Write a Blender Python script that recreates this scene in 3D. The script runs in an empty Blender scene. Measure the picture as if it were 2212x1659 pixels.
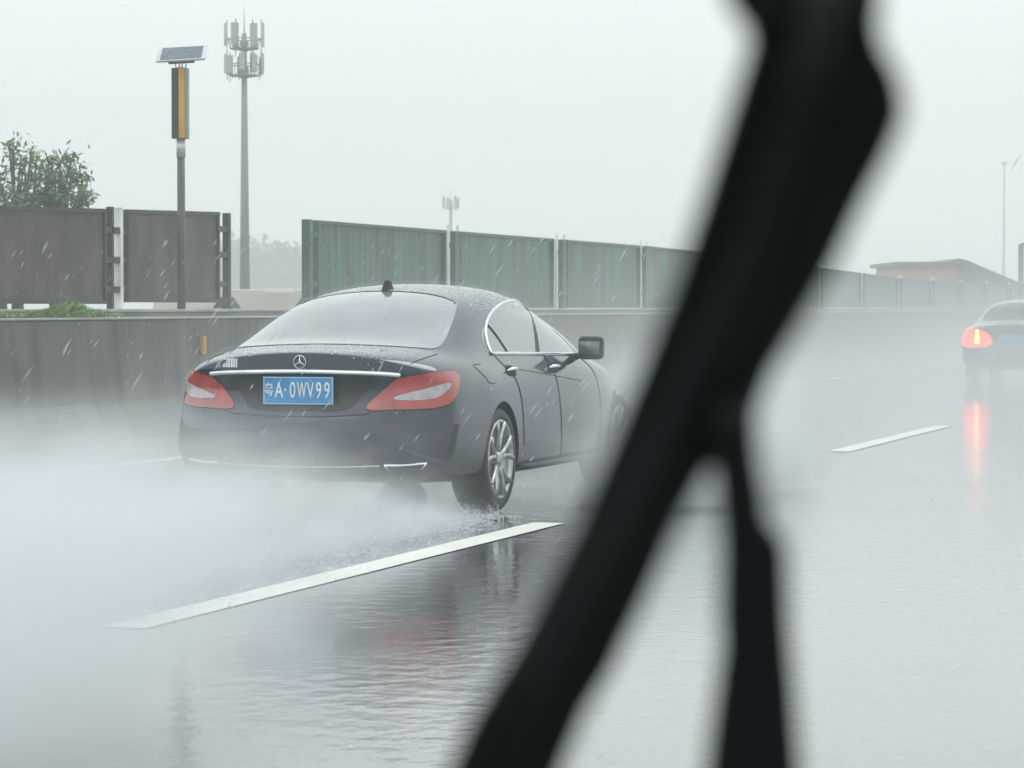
import bpy, bmesh, math, random
from mathutils import Vector, geometry
from mathutils.bvhtree import BVHTree
random.seed(7)
PI = math.pi
scene = bpy.context.scene
COL = scene.collection

# ------------------------------------------------------------------ camera
CAM_Z = 1.325
cam_data = bpy.data.cameras.new('camera')
cam = bpy.data.objects.new('camera', cam_data)
COL.objects.link(cam)
cam.location = (0, 0, CAM_Z)
cam.rotation_euler = (PI/2 - 0.027, 0, 0.310)
cam_data.sensor_width = 36
cam_data.lens = 36 * 6164.6 / 2212
cam_data.clip_start = 0.05
cam_data.clip_end = 3000
cam_data.dof.use_dof = True
cam_data.dof.focus_distance = 18.0
cam_data.dof.aperture_fstop = 10.5
cam_data.dof.aperture_blades = 0
scene.camera = cam

# ------------------------------------------------------------------ world (overcast rain sky)
SUN_EL, SUN_AZ = math.radians(58), math.radians(200)
world = bpy.data.worlds.new('World')
scene.world = world
world.use_nodes = True
wn, wl = world.node_tree.nodes, world.node_tree.links
bg = wn['Background']
sky = wn.new('ShaderNodeTexSky')
sky.sky_type = 'NISHITA'
sky.sun_disc = False
sky.sun_elevation = SUN_EL
sky.sun_rotation = SUN_AZ
sky.air_density = 1.0
sky.dust_density = 6.0
sky.ozone_density = 1.0
hs = wn.new('ShaderNodeHueSaturation')
hs.inputs['Saturation'].default_value = 0.15
wl.new(sky.outputs[0], hs.inputs['Color'])
mixc = wn.new('ShaderNodeMixRGB')
mixc.inputs[0].default_value = 0.86
mixc.inputs[2].default_value = (8.35, 9.1, 9.15, 1)      # even grey-green cloud deck
wl.new(hs.outputs[0], mixc.inputs[1])
wl.new(mixc.outputs[0], bg.inputs['Color'])
bg.inputs['Strength'].default_value = 0.09

sun_data = bpy.data.lights.new('sun', 'SUN')
sun_data.energy = 0.6
sun_data.angle = math.radians(30)
sun_data.color = (1.0, 0.98, 0.95)
sun = bpy.data.objects.new('sun', sun_data)
COL.objects.link(sun)
sun.rotation_euler = (PI/2 - SUN_EL, 0, PI - SUN_AZ + PI)

scene.view_settings.view_transform = 'Standard'
scene.view_settings.look = 'None'
scene.view_settings.exposure = 0.72
scene.view_settings.gamma = 1
scene.render.engine = 'CYCLES'
cy = scene.cycles
cy.use_denoising = True
cy.max_bounces = 10
cy.volume_bounces = 3
cy.transparent_max_bounces = 24
cy.volume_step_rate = 1.0
cy.volume_max_steps = 256
cy.sample_clamp_indirect = 6.0

# ------------------------------------------------------------------ picture -> world helpers (used to read positions off the road plane)
F_ = Vector((-math.sin(.310)*math.cos(.027), math.cos(.310)*math.cos(.027), -math.sin(.027)))
R_ = Vector((math.cos(.310), math.sin(.310), 0))
U_ = R_.cross(F_)
O_ = Vector((0, 0, CAM_Z))
def ray(px, py): return F_ + R_*((px-1106)/6164.6) - U_*((py-829.5)/6164.6)
def at_x(px, py, X): r = ray(px, py); return O_ + r*(X/r.x)
def at_d(px, py, d): return O_ + ray(px, py)*d
def ground(px, py): r = ray(px, py); return O_ + r*(-CAM_Z/r.z)

# ------------------------------------------------------------------ materials
def mat(name, color, rough=0.5, metal=0.0, noise=None, coat=0.0, bump=None, emit=None, spec=0.5, alpha=1.0, trans=0.0, ior=1.5):
    """noise = (scale xyz, strength, detail) darkens/lightens the base; bump = (scale, strength)"""
    m = bpy.data.materials.new(name); m.use_nodes = True
    nt = m.node_tree; b = nt.nodes['Principled BSDF']
    b.inputs['Base Color'].default_value = (*color, 1)
    b.inputs['Roughness'].default_value = rough
    b.inputs['Metallic'].default_value = metal
    b.inputs['Coat Weight'].default_value = coat
    b.inputs['Coat Roughness'].default_value = 0.05
    b.inputs['Specular IOR Level'].default_value = spec
    b.inputs['Alpha'].default_value = alpha
    b.inputs['Transmission Weight'].default_value = trans
    b.inputs['IOR'].default_value = ior
    if emit:
        b.inputs['Emission Color'].default_value = (*emit[0], 1)
        b.inputs['Emission Strength'].default_value = emit[1]
    if noise or bump:
        tc = nt.nodes.new('ShaderNodeTexCoord')
    if noise:
        sc, st, det = noise
        mp = nt.nodes.new('ShaderNodeMapping'); mp.inputs['Scale'].default_value = sc
        nz = nt.nodes.new('ShaderNodeTexNoise'); nz.inputs['Scale'].default_value = 1; nz.inputs['Detail'].default_value = det
        nt.links.new(tc.outputs['Object'], mp.inputs[0]); nt.links.new(mp.outputs[0], nz.inputs['Vector'])
        cr = nt.nodes.new('ShaderNodeValToRGB')
        cr.color_ramp.elements[0].position = 0.32; cr.color_ramp.elements[1].position = 0.68
        cr.color_ramp.elements[0].color = (*[c*(1-st) for c in color], 1)
        cr.color_ramp.elements[1].color = (*[min(1, c*(1+st)) for c in color], 1)
        nt.links.new(nz.outputs[0], cr.inputs[0]); nt.links.new(cr.outputs[0], b.inputs['Base Color'])
    if bump:
        nb = nt.nodes.new('ShaderNodeTexNoise'); nb.inputs['Scale'].default_value = bump[0]; nb.inputs['Detail'].default_value = 4
        nt.links.new(tc.outputs['Object'], nb.inputs['Vector'])
        bp = nt.nodes.new('ShaderNodeBump'); bp.inputs['Strength'].default_value = bump[1]; bp.inputs['Distance'].default_value = 0.01
        nt.links.new(nb.outputs[0], bp.inputs['Height']); nt.links.new(bp.outputs[0], b.inputs['Normal'])
    return m

M = {}
M['concrete'] = mat('wet_concrete', (.070, .066, .060), .5, noise=((2, 3.5, .5), .75, 7), bump=(14, .4))
M['pale_concrete'] = mat('pale_concrete', (.34, .33, .30), .5, noise=((2.5, 2.5, 2.5), .25, 5), bump=(14, .3))
M['brown_panel'] = mat('brown_panel', (.046, .036, .033), .45, noise=((2, 2.2, 1.2), .85, 7))
M['green_panel'] = mat('green_panel', (.016, .088, .062), .42, noise=((4, 4, .6), .75, 7))
M['green_steel'] = mat('green_steel', (.015, .075, .055), .4, noise=((6, 6, 2), .3, 4))
M['dark_steel'] = mat('dark_steel', (.020, .032, .030), .45, noise=((6, 6, 2), .4, 4))
M['pale_steel'] = mat('pale_steel', (.78, .82, .80), .4, noise=((7, 7, 3), .3, 4))
M['grey_pole'] = mat('grey_pole', (.085, .10, .10), .4, noise=((5, 5, 1), .25, 4))
M['tower_steel'] = mat('galvanised_steel', (.16, .19, .19), .45, noise=((2, 2, .4), .2, 3))
M['antenna'] = mat('antenna_plastic', (.34, .37, .34), .5, noise=((3, 3, 1), .15, 3))
M['amber'] = mat('amber_reflector', (.62, .33, .04), .4, noise=((6, 6, 1.5), .25, 3))
M['yellow'] = mat('yellow_reflector', (.55, .33, .06), .5, noise=((8, 8, 3), .2, 3))
M['solar'] = mat('solar_cells', (.10, .13, .17), .15, noise=((14, 14, 14), .3, 2))
M['alu'] = mat('aluminium_frame', (.55, .58, .58), .3, metal=.4, noise=((5, 5, 5), .1, 2))
M['rubber'] = mat('black_rubber', (.0030, .0072, .0085), .6, noise=((30, 30, 30), .3, 3), spec=.25)
M['tyre'] = mat('wet_tyre', (.012, .012, .013), .45, noise=((20, 20, 20), .3, 3))
M['rim'] = mat('silver_alloy', (.50, .52, .53), .3, metal=.7, noise=((12, 12, 12), .15, 3))
M['chrome'] = mat('chrome', (.80, .83, .84), .12, metal=.85, noise=((9, 9, 9), .06, 2))
M['gap'] = mat('gap_and_crease_black', (.004, .004, .005), .7, noise=((9, 9, 9), .2, 2))
M['black_plastic'] = mat('black_plastic', (.010, .011, .012), .5, noise=((20, 20, 20), .3, 3))
M['diffuser'] = mat('bumper_diffuser', (.030, .026, .027), .4, noise=((9, 9, 9), .3, 3))
M['red_lens'] = mat('red_lens', (.22, .018, .016), .12, noise=((18, 18, 10), .4, 4), coat=1, emit=((1, .05, .03), .06))
M['white_lens'] = mat('clear_lens', (.40, .36, .36), .2, noise=((22, 22, 12), .2, 4), coat=1)
M['brake'] = mat('lit_brake_lens', (.6, .03, .01), .3, noise=((12, 12, 12), .3, 3), emit=((1, .022, .010), 6.0))
M['brake_core'] = mat('lit_brake_core', (.9, .5, .05), .3, noise=((12, 12, 12), .1, 3), emit=((1, .40, .02), 14.0))
M['plate_blue'] = mat('plate_blue', (.05, .27, .55), .35, noise=((9, 9, 9), .15, 3))
M['plate_white'] = mat('plate_white', (.80, .79, .74), .4, noise=((9, 9, 9), .05, 2))
M['leaf'] = mat('wet_leaf', (.085, .17, .065), .4, noise=((.9, .9, .9), .5, 3))
M['leaf_light'] = mat('young_leaf', (.12, .22, .05), .4, noise=((3, 3, 3), .4, 3))
M['leaf_far'] = mat('far_foliage', (.05, .08, .05), .6, noise=((.25, .25, .25), .4, 3))
M['bark'] = mat('bark', (.05, .04, .03), .8, noise=((4, 4, 1), .4, 5))
M['red_wall'] = mat('red_render', (.42, .16, .12), .7, noise=((.5, .5, .5), .2, 4))
M['grey_roof'] = mat('grey_roof', (.09, .10, .10), .6, noise=((.6, .6, .6), .3, 4))
M['window_dark'] = mat('dark_glass', (.02, .025, .03), .1, noise=((1, 1, 1), .2, 2))
M['seat'] = mat('seat_leather', (.05, .05, .05), .6, noise=((9, 9, 9), .2, 2))
M['line'] = mat('road_paint', (.80, .80, .74), .35, noise=((3, 1.2, 3), .12, 6), bump=(60, .15))
M['silver'] = mat('silver_paint', (.05, .05, .065), .25, metal=.5, noise=((2, 2, 2), .08, 3), coat=1)

def wet_paint():
    """near-black metallic paint under a film of rain: a wet coat with beads of water that scatter light"""
    m = mat('wet_black_paint', (.003, .013, .034), .20, coat=.85, metal=0.0, ior=1.35)
    return m
M['paint'] = wet_paint()
def wet_glass(name, base, rough, beads):
    m = mat(name, base, rough, coat=1.0, ior=1.55)
    nt = m.node_tree; b = nt.nodes['Principled BSDF']
    tc = nt.nodes.new('ShaderNodeTexCoord')
    nz = nt.nodes.new('ShaderNodeTexNoise'); nz.inputs['Scale'].default_value = 3.0; nz.inputs['Detail'].default_value = 5
    nt.links.new(tc.outputs['Object'], nz.inputs['Vector'])
    cr = nt.nodes.new('ShaderNodeValToRGB')
    cr.color_ramp.elements[0].position = .3; cr.color_ramp.elements[1].position = .7
    cr.color_ramp.elements[0].color = (*base, 1)
    cr.color_ramp.elements[1].color = (*[min(1, c + beads) for c in base], 1)
    nt.links.new(nz.outputs[0], cr.inputs[0]); nt.links.new(cr.outputs[0], b.inputs['Base Color'])
    return m
M['rear_glass'] = wet_glass('mist_and_sheen_rear_glass', (.16, .18, .20), .20, .07)  # pale base paints in sky sheen together with the rain mist
M['side_glass'] = wet_glass('rain_misted_side_glass', (.07, .09, .09), .15, .05)

def wet_road():
    m = bpy.data.materials.new('wet_asphalt'); m.use_nodes = True
    nt = m.node_tree; N, L = nt.nodes, nt.links; b = N['Principled BSDF']
    tc = N.new('ShaderNodeTexCoord')
    def noise(scale, detail, sc=(1, 1, 1)):
        mp = N.new('ShaderNodeMapping'); mp.inputs['Scale'].default_value = sc
        L.new(tc.outputs['Object'], mp.inputs[0])
        n = N.new('ShaderNodeTexNoise'); n.inputs['Scale'].default_value = scale; n.inputs['Detail'].default_value = detail
        L.new(mp.outputs[0], n.inputs['Vector']); return n
    big = noise(.45, 4)
    cr = N.new('ShaderNodeValToRGB')
    cr.color_ramp.elements[0].position = .35; cr.color_ramp.elements[1].position = .65
    cr.color_ramp.elements[0].color = (.035, .038, .040, 1); cr.color_ramp.elements[1].color = (.065, .068, .068, 1)
    L.new(big.outputs[0], cr.inputs[0]); L.new(cr.outputs[0], b.inputs['Base Color'])
    b.inputs['Roughness'].default_value = .05
    b.inputs['IOR'].default_value = 1.38
    b.inputs['Coat Weight'].default_value = 1.0
    b.inputs['Coat Roughness'].default_value = .03
    b.inputs['Coat IOR'].default_value = 1.33
    r1 = noise(8.0, 5, (1, .8, 1))                      # ripples in the water film
    r2 = noise(150.0, 3)
    ad = N.new('ShaderNodeMath'); ad.operation = 'MULTIPLY_ADD'
    L.new(r2.outputs[0], ad.inputs[0]); ad.inputs[1].default_value = .035; L.new(r1.outputs[0], ad.inputs[2])
    bp = N.new('ShaderNodeBump'); bp.inputs['Strength'].default_value = 1.0; bp.inputs['Distance'].default_value = .0048
    L.new(ad.outputs[0], bp.inputs['Height'])
    pt = noise(1.1, 4, (1, .6, 1))
    mr_ = N.new('ShaderNodeMapRange'); mr_.inputs['From Min'].default_value = .35; mr_.inputs['From Max'].default_value = .65
    mr_.inputs['To Min'].default_value = .35; mr_.inputs['To Max'].default_value = 1.0
    L.new(pt.outputs[0], mr_.inputs['Value']); L.new(mr_.outputs[0], bp.inputs['Strength'])
    mr2 = N.new('ShaderNodeMapRange'); mr2.inputs['From Min'].default_value = .4; mr2.inputs['From Max'].default_value = .7
    mr2.inputs['To Min'].default_value = .03; mr2.inputs['To Max'].default_value = .16
    L.new(big.outputs[0], mr2.inputs['Value']); L.new(mr2.outputs[0], b.inputs['Roughness'])
    L.new(bp.outputs[0], b.inputs['Normal']); L.new(bp.outputs[0], b.inputs['Coat Normal'])
    return m
M['road'] = wet_road()

# ------------------------------------------------------------------ mesh builder
ROOTLOC = {}
class MB:
    def __init__(s): s.v = []; s.f = []
    def add(s, vs, fs):
        n = len(s.v); s.v += [Vector(v) for v in vs]; s.f += [tuple(i+n for i in f) for f in fs]; return s
    def box(s, c, size, rz=0, ax=None):
        """ax = (X, Y, Z) unit axes"""
        c = Vector(c); a, b_, d = [x/2 for x in size]
        if ax is None: ax = (Vector((math.cos(rz), math.sin(rz), 0)), Vector((-math.sin(rz), math.cos(rz), 0)), Vector((0, 0, 1)))
        vs = [c + ax[0]*a*i + ax[1]*b_*j + ax[2]*d*k for k in (-1, 1) for j in (-1, 1) for i in (-1, 1)]
        return s.add(vs, [(0, 2, 3, 1), (4, 5, 7, 6), (0, 1, 5, 4), (2, 6, 7, 3), (0, 4, 6, 2), (1, 3, 7, 5)])
    def rod(s, p, q, r0, r1=None, n=14, cap=True):
        p, q = Vector(p), Vector(q); r1 = r0 if r1 is None else r1
        d = (q-p).normalized(); a = d.orthogonal().normalized(); b_ = d.cross(a)
        vs = [p + (a*math.cos(t)+b_*math.sin(t))*r0 for t in [2*PI*i/n for i in range(n)]] + \
             [q + (a*math.cos(t)+b_*math.sin(t))*r1 for t in [2*PI*i/n for i in range(n)]]
        fs = [(i, (i+1) % n, n+(i+1) % n, n+i) for i in range(n)]
        if cap: fs += [tuple(range(n-1, -1, -1)), tuple(range(n, 2*n))]
        return s.add(vs, fs)
    def tube(s, pts, r, n=8, closed=False):
        pts = [Vector(p) for p in pts]; m = len(pts); vs = []; up = None
        rs = r if isinstance(r, (list, tuple)) else [r]*m
        for i, p in enumerate(pts):
            d = (pts[(i+1) % m] - pts[i-1]) if closed else (pts[min(i+1, m-1)] - pts[max(i-1, 0)])
            d.normalize()
            if up is None: up = d.orthogonal().normalized()
            a = (up - d*up.dot(d)).normalized(); up = a; b_ = d.cross(a)
            vs += [p + (a*math.cos(t)+b_*math.sin(t))*rs[i] for t in [2*PI*k/n for k in range(n)]]
        fs = []
        for i in range(m if closed else m-1):
            j = (i+1) % m
            fs += [(i*n+k, i*n+(k+1) % n, j*n+(k+1) % n, j*n+k) for k in range(n)]
        if not closed: fs += [tuple(range(n-1, -1, -1)), tuple(range((m-1)*n, m*n))]
        return s.add(vs, fs)
    def prism(s, poly, vec):
        """poly: 3D outline, extruded by vec"""
        n = len(poly); vec = Vector(vec)
        a = [Vector(p) for p in poly]
        return s.add(a + [p+vec for p in a], [tuple(range(n-1, -1, -1)), tuple(range(n, 2*n))] + [(i, (i+1) % n, n+(i+1) % n, n+i) for i in range(n)])
    def lathe(s, prof, c, axis, n=40):
        """prof = [(r, h)] round axis through c"""
        c, axis = Vector(c), Vector(axis).normalized(); a = axis.orthogonal().normalized(); b_ = axis.cross(a); vs = []
        for r, h in prof:
            vs += [c + axis*h + (a*math.cos(2*PI*k/n)+b_*math.sin(2*PI*k/n))*r for k in range(n)]
        fs = []
        for i in range(len(prof)-1):
            fs += [(i*n+k, i*n+(k+1) % n, (i+1)*n+(k+1) % n, (i+1)*n+k) for k in range(n)]
        return s.add(vs, fs)
    def ball(s, c, r, n=10, m=6):
        c = Vector(c); r = Vector(r) if not isinstance(r, (int, float)) else Vector((r, r, r))
        vs = [c + Vector((0, 0, r.z))]
        for j in range(1, m):
            for i in range(n):
                t, u = PI*j/m, 2*PI*i/n
                vs.append(c + Vector((r.x*math.sin(t)*math.cos(u), r.y*math.sin(t)*math.sin(u), r.z*math.cos(t))))
        vs.append(c - Vector((0, 0, r.z))); fs = [(0, 1+i, 1+(i+1) % n) for i in range(n)]
        for j in range(m-2):
            fs += [(1+j*n+i, 1+(j+1)*n+i, 1+(j+1)*n+(i+1) % n, 1+j*n+(i+1) % n) for i in range(n)]
        e = len(vs)-1; fs += [(e, 1+(m-2)*n+(i+1) % n, 1+(m-2)*n+i) for i in range(n)]
        return s.add(vs, fs)
    def build(s, name, m, parent=None, smooth=False, bevel=0):
        me = bpy.data.meshes.new(name)
        o0 = Vector((0, 0, 0))
        if parent is not None:
            o0 = ROOTLOC[parent]
        elif s.v:
            xs = [v.x for v in s.v]; ys = [v.y for v in s.v]; zs = [v.z for v in s.v]
            o0 = Vector(((min(xs)+max(xs))/2, (min(ys)+max(ys))/2, min(zs)))
        me.from_pydata([v - o0 for v in s.v], [], s.f)
        me.validate()
        bm = bmesh.new(); bm.from_mesh(me); bmesh.ops.recalc_face_normals(bm, faces=bm.faces); bm.to_mesh(me); bm.free()
        if smooth: me.shade_smooth()
        me.materials.append(m)
        o = bpy.data.objects.new(name, me); COL.objects.link(o)
        ROOTLOC[o] = o0
        if parent is not None: o.parent = parent
        else: o.location = o0
        if bevel:
            bv = o.modifiers.new('bevel', 'BEVEL'); bv.width = bevel; bv.segments = 3; bv.limit_method = 'ANGLE'
        return o
def tag(o, label=None, cat=None, group=None, kind=None):
    if label: o['label'] = label
    if cat: o['category'] = cat
    if group: o['group'] = group
    if kind: o['kind'] = kind
    return o
def thing(name, loc, label, cat, group=None):
    o = bpy.data.objects.new(name, None); COL.objects.link(o); o.location = loc; o.empty_display_size = .2
    ROOTLOC[o] = Vector(loc)
    return tag(o, label, cat, group)

# ------------------------------------------------------------------ setting: ground, road, markings
g = MB(); g.add([(-700, -300, -.012), (700, -300, -.012), (700, 900, -.012), (-700, 900, -.012)], [(0, 1, 2, 3)])
tag(g.build('ground', mat('muddy_ground', (.10, .10, .085), .6, noise=((.1, .1, .1), .3, 5))), 'flat wet ground either side of the road', kind='structure')
g = MB(); g.add([(-12.47, -60, 0), (14, -60, 0), (14, 420, 0), (-12.47, 420, 0)], [(0, 1, 2, 3)])
tag(g.build('road', M['road']), 'rain covered grey asphalt motorway', kind='structure')
g = MB()
for k in range(-2, 20):
    y0 = 10.69 + 15.06*k
    g.add([(-5.21, y0, .004), (-5.01, y0, .004), (-5.01, y0+6.0, .004), (-5.21, y0+6.0, .004)], [(0, 1, 2, 3)])
tag(g.build('lane_marking', M['line']), 'white dashes between the lanes of the wet road', kind='structure')
g = MB(); g.add([(-10.49, -60, .004), (-10.32, -60, .004), (-10.32, 400, .004), (-10.49, 400, .004)], [(0, 1, 2, 3)])
tag(g.build('edge_line', M['line']), 'solid white line along the wall side of the road', kind='structure')

# ------------------------------------------------------------------ concrete wall with kerb behind
WX = -12.46
Y0, Y1 = -20, 330
w = thing('concrete_wall', (WX, 30, 0), 'long dark stained concrete barrier wall beside the black car', 'wall')
prof = [(0, 0), (-.10, .22), (-.17, .36), (-.24, 1.195), (-.90, 1.195), (-.90, 0)]
m = MB()
NS = 80
for i in range(NS+1):
    y = Y0 + (Y1-Y0)*i/NS
    m.v += [Vector((WX+a, y, b)) for a, b in prof]
n = len(prof)
m.f = [(i*n+k, i*n+(k+1) % n, (i+1)*n+(k+1) % n, (i+1)*n+k) for i in range(NS) for k in range(n)] + [tuple(range(n)), tuple(NS*n+k for k in range(n))]
m.build('barrier', M['concrete'], w, bevel=.012)
m = MB(); m.box((WX-1.41, 150, .634), (.98, 350, 1.268))
m.build('ledge', mat('ledge_concrete', (.20, .195, .18), .5, noise=((.8, .8, 3), .4, 6), bump=(12, .4)), w, bevel=.015)
m = MB(); m.box((WX-1.41, 150, 1.285), (1.03, 350, .034)); m.build('coping', M['pale_concrete'], w, bevel=.008)
m = MB(); m.box((WX-.56, 150, 1.2065), (.68, 350, .023)); m.build('top_screed', M['pale_concrete'], w, bevel=.006)
LEDGE = 1.302
FX = -13.96

# yellow marker on the wall face
p = at_x(440, 742, WX-.19)
tag(MB().box((WX-.195, p.y, p.z-.02), (.05, .07, .20)).build('delineator', M['yellow'], bevel=.008),
    'small faded yellow reflector strip on the wall above the left tail lamp', 'reflector')

# ------------------------------------------------------------------ fences
def post(fence, y, ztop, m, zb=LEDGE, w_=.10, foot=False, name='post'):
    q = MB(); q.box((FX, y, (zb+ztop)/2), (w_, w_*.9, ztop-zb))
    if foot:
        q.add([(FX+a*(.13 if k == 0 else .06), y+b*(.15 if k == 0 else .06), zb+.005 + k*.14) for k in (0, 1) for a, b in ((-1, -1), (1, -1), (1, 1), (-1, 1))],
              [(0, 1, 2, 3), (4, 5, 6, 7)] + [(i, (i+1) % 4, 4+(i+1) % 4, 4+i) for i in range(4)])
    return q.build(name, m, fence, bevel=.006)
def bracket(fence, y0, y1, z, m):
    MB().box((FX, (y0+y1)/2, z), (.07, abs(y1-y0), .07)).build('bracket', m, fence)
fl = thing('panel_fence', (FX, 28, LEDGE), 'dark brown solid panel fence on the wall behind the solar post', 'fence')
def panel(fence, y0, y1, z0, z1a, z1b, m, mf, slats=False):
    q = MB()
    if slats:   # perforated metal noise panel: shallow vertical corrugation
        n = max(8, int((y1-y0)/.11)); vs = []; fs = []
        for i in range(n+1):
            y = y0 + (y1-y0)*i/n; x = FX + (.002 if i % 2 else -.002); z1 = z1a + (z1b-z1a)*i/n
            vs += [(x, y, z0), (x, y, z1), (x-.05, y, z0), (x-.05, y, z1)]
        for i in range(n):
            a, b = i*4, i*4+4
            fs += [(a, b, b+1, a+1), (a+2, a+3, b+3, b+2), (a+1, b+1, b+3, a+3), (a, a+2, b+2, b)]
        fs += [(0, 1, 3, 2), (n*4, n*4+2, n*4+3, n*4+1)]
        q.add(vs, fs)
    else:
        q.add([(x, y, z) for x in (FX+.02, FX-.03) for y, z in ((y0, z0), (y1, z0), (y1, z1b), (y0, z1a))],
              [(0, 1, 2, 3), (7, 6, 5, 4), (0, 4, 5, 1), (1, 5, 6, 2), (2, 6, 7, 3), (3, 7, 4, 0)])
    q.build('panel', m, fence)
    fr = MB()
    t = .045
    A, B, C, D = Vector((FX, y0, z0)), Vector((FX, y1, z0)), Vector((FX, y1, z1b)), Vector((FX, y0, z1a))
    for P, Q in ((A, B), (D, C)):
        d = (Q-P).normalized(); nrm = Vector((1, 0, 0)); u = d.cross(nrm)
        fr.box((P+Q)/2, ((Q-P).length+t, t, .09), ax=(d, u, nrm))
    fr.box((FX, y0-.001, (z0+z1a)/2), (.084, t, z1a-z0-.02)); fr.box((FX, y1+.001, (z0+z1b)/2), (.084, t, z1b-z0-.02))
    fr.build('frame', mf, fence)
zl = lambda y: 2.34 + (y-26.3)*.020
panel(fl, 20.6, 28.72, 1.38, zl(20.6), zl(28.72), M['brown_panel'], M['dark_steel'])
panel(fl, 29.32, 31.84, 1.40, zl(29.32), zl(31.84), M['brown_panel'], M['dark_steel'])
post(fl, 28.92, 2.44, M['dark_steel'], w_=.07)
post(fl, 29.14, 2.44, M['pale_steel'], w_=.08)
for z in (1.52, 1.85, 2.18): bracket(fl, 28.70, 29.32, z, M['dark_steel'])
post(fl, 32.16, 2.47, M['dark_steel'], w_=.085, foot=True)
for z in (1.60, 1.96, 2.27): bracket(fl, 31.84, 32.14, z, M['dark_steel'])
fr_ = thing('noise_barrier', (FX, 60, LEDGE), 'row of green metal noise barrier panels on the wall beyond the black car', 'fence')
yy = 34.78
post(fr_, yy, 2.47, M['green_steel'], w_=.11, foot=True)
for z in (1.62, 2.28): bracket(fr_, yy, yy+.35, z, M['green_steel'])
bays = [(35.10, 40.22), (40.95, 45.75), (46.60, 51.25)]
while bays[-1][1] < 190: bays.append((bays[-1][1]+.62, bays[-1][1]+5.45))
for k, (a, b) in enumerate(bays):
    zf = lambda y: 2.445 - .36*max(0, min(1, (y-54)/26))
    panel(fr_, a, b, 1.33, zf(a), zf(b), M['green_panel'], M['green_steel'], slats=True)
    c = (b + (bays[k+1][0] if k+1 < len(bays) else b+.6))/2
    q = MB(); q.box((FX+.03, c, (LEDGE+zf(c)+.015)/2), (.14, .20, zf(c)+.015-LEDGE)); q.build('post', M['green_steel'], fr_)
    for s in (-1, 1):
        q = MB(); q.box((FX+.03, c+s*.21, (LEDGE+zf(c)+.11)/2), (.030, .055, zf(c)+.11-LEDGE)); q.build('pale_strut', M['pale_steel'], fr_)
    for z in (1.55, zf(c)-.2): MB().box((FX+.045, c, z), (.07, .44, .06)).build('bracket', M['green_steel'], fr_)

# ------------------------------------------------------------------ solar powered warning post
PX = -13.55
pb = at_x(392, 652, PX); s_ = 6164.6/((pb-O_).dot(F_))
def zz(py): return at_x(392, py, PX).z
sp = thing('solar_warning_post', (PX, pb.y, LEDGE), 'slim grey post with tilted solar panel and amber striped sign box', 'post')
MB().rod((PX, pb.y, LEDGE), (PX, pb.y, zz(335)), .048, .044, 20).build('pole', M['grey_pole'], sp, True)
MB().rod((PX, pb.y, zz(340)), (PX, pb.y, zz(298)), .052, .052, 20).build('clamp_sleeve', M['alu'], sp, True)
MB().rod((PX, pb.y, zz(298)), (PX, pb.y, zz(146)), .040, .040, 16).build('inner_mast', M['grey_pole'], sp, True)
R2 = Vector((.96, .28, 0)).normalized(); F2 = Vector((-R2.y, R2.x, 0)); Z2 = Vector((0, 0, 1))
zc, hh = (zz(148)+zz(300))/2, (zz(148)-zz(300))
c = Vector((PX, pb.y, zc)) - F2*.03
MB().box(c, (.19, .12, hh), ax=(R2, F2, Z2)).build('sign_box', mat('grey_box', (.26, .29, .28), .4, noise=((5, 5, 1), .2, 3)), sp, bevel=.006)
MB().box(c - R2*.052 - F2*.064, (.080, .014, hh*.99), ax=(R2, F2, Z2)).build('dark_stripe', M['dark_steel'], sp)
MB().box(c + R2*.024 - F2*.067, (.068, .02, hh*.99), ax=(R2, F2, Z2)).build('amber_stripe', M['amber'], sp)
q = MB()
ct = Vector((PX, pb.y, zz(146)))
for s in (-1, 1):
    q.tube([ct + R2*s*.05, ct + R2*s*.065 + Z2*.03, ct + R2*s*.05 + Z2*.055, ct + R2*s*.03 + Z2*.075], .006)
    q.tube([ct + R2*s*.015, ct + R2*s*.02 + Z2*.07], .007)
q.build('bracket', M['dark_steel'], sp)
# tilted panel: faces up and towards the camera side a little
pc = Vector((PX, pb.y, zz(117))) + R2*.015
ux = (R2*.997 + Z2*.055).normalized(); uy = (F2*.80 + Z2*.46).normalized(); uz = ux.cross(uy).normalized(); uy = uz.cross(ux)
fpan = MB().box(pc, (.56, .36, .025), ax=(ux, uy, uz)).build('solar_panel', M['alu'], sp, bevel=.004)
MB().box(pc + uz*.0135 + ux*.0, (.47, .31, .006), ax=(ux, uy, uz)).build('solar_cells', M['solar'], fpan)
MB().box(pc - uz*.035 - uy*.06, (.30, .16, .045), ax=(ux, uy, uz)).build('battery_box', M['grey_pole'], sp, bevel=.008)

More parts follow.
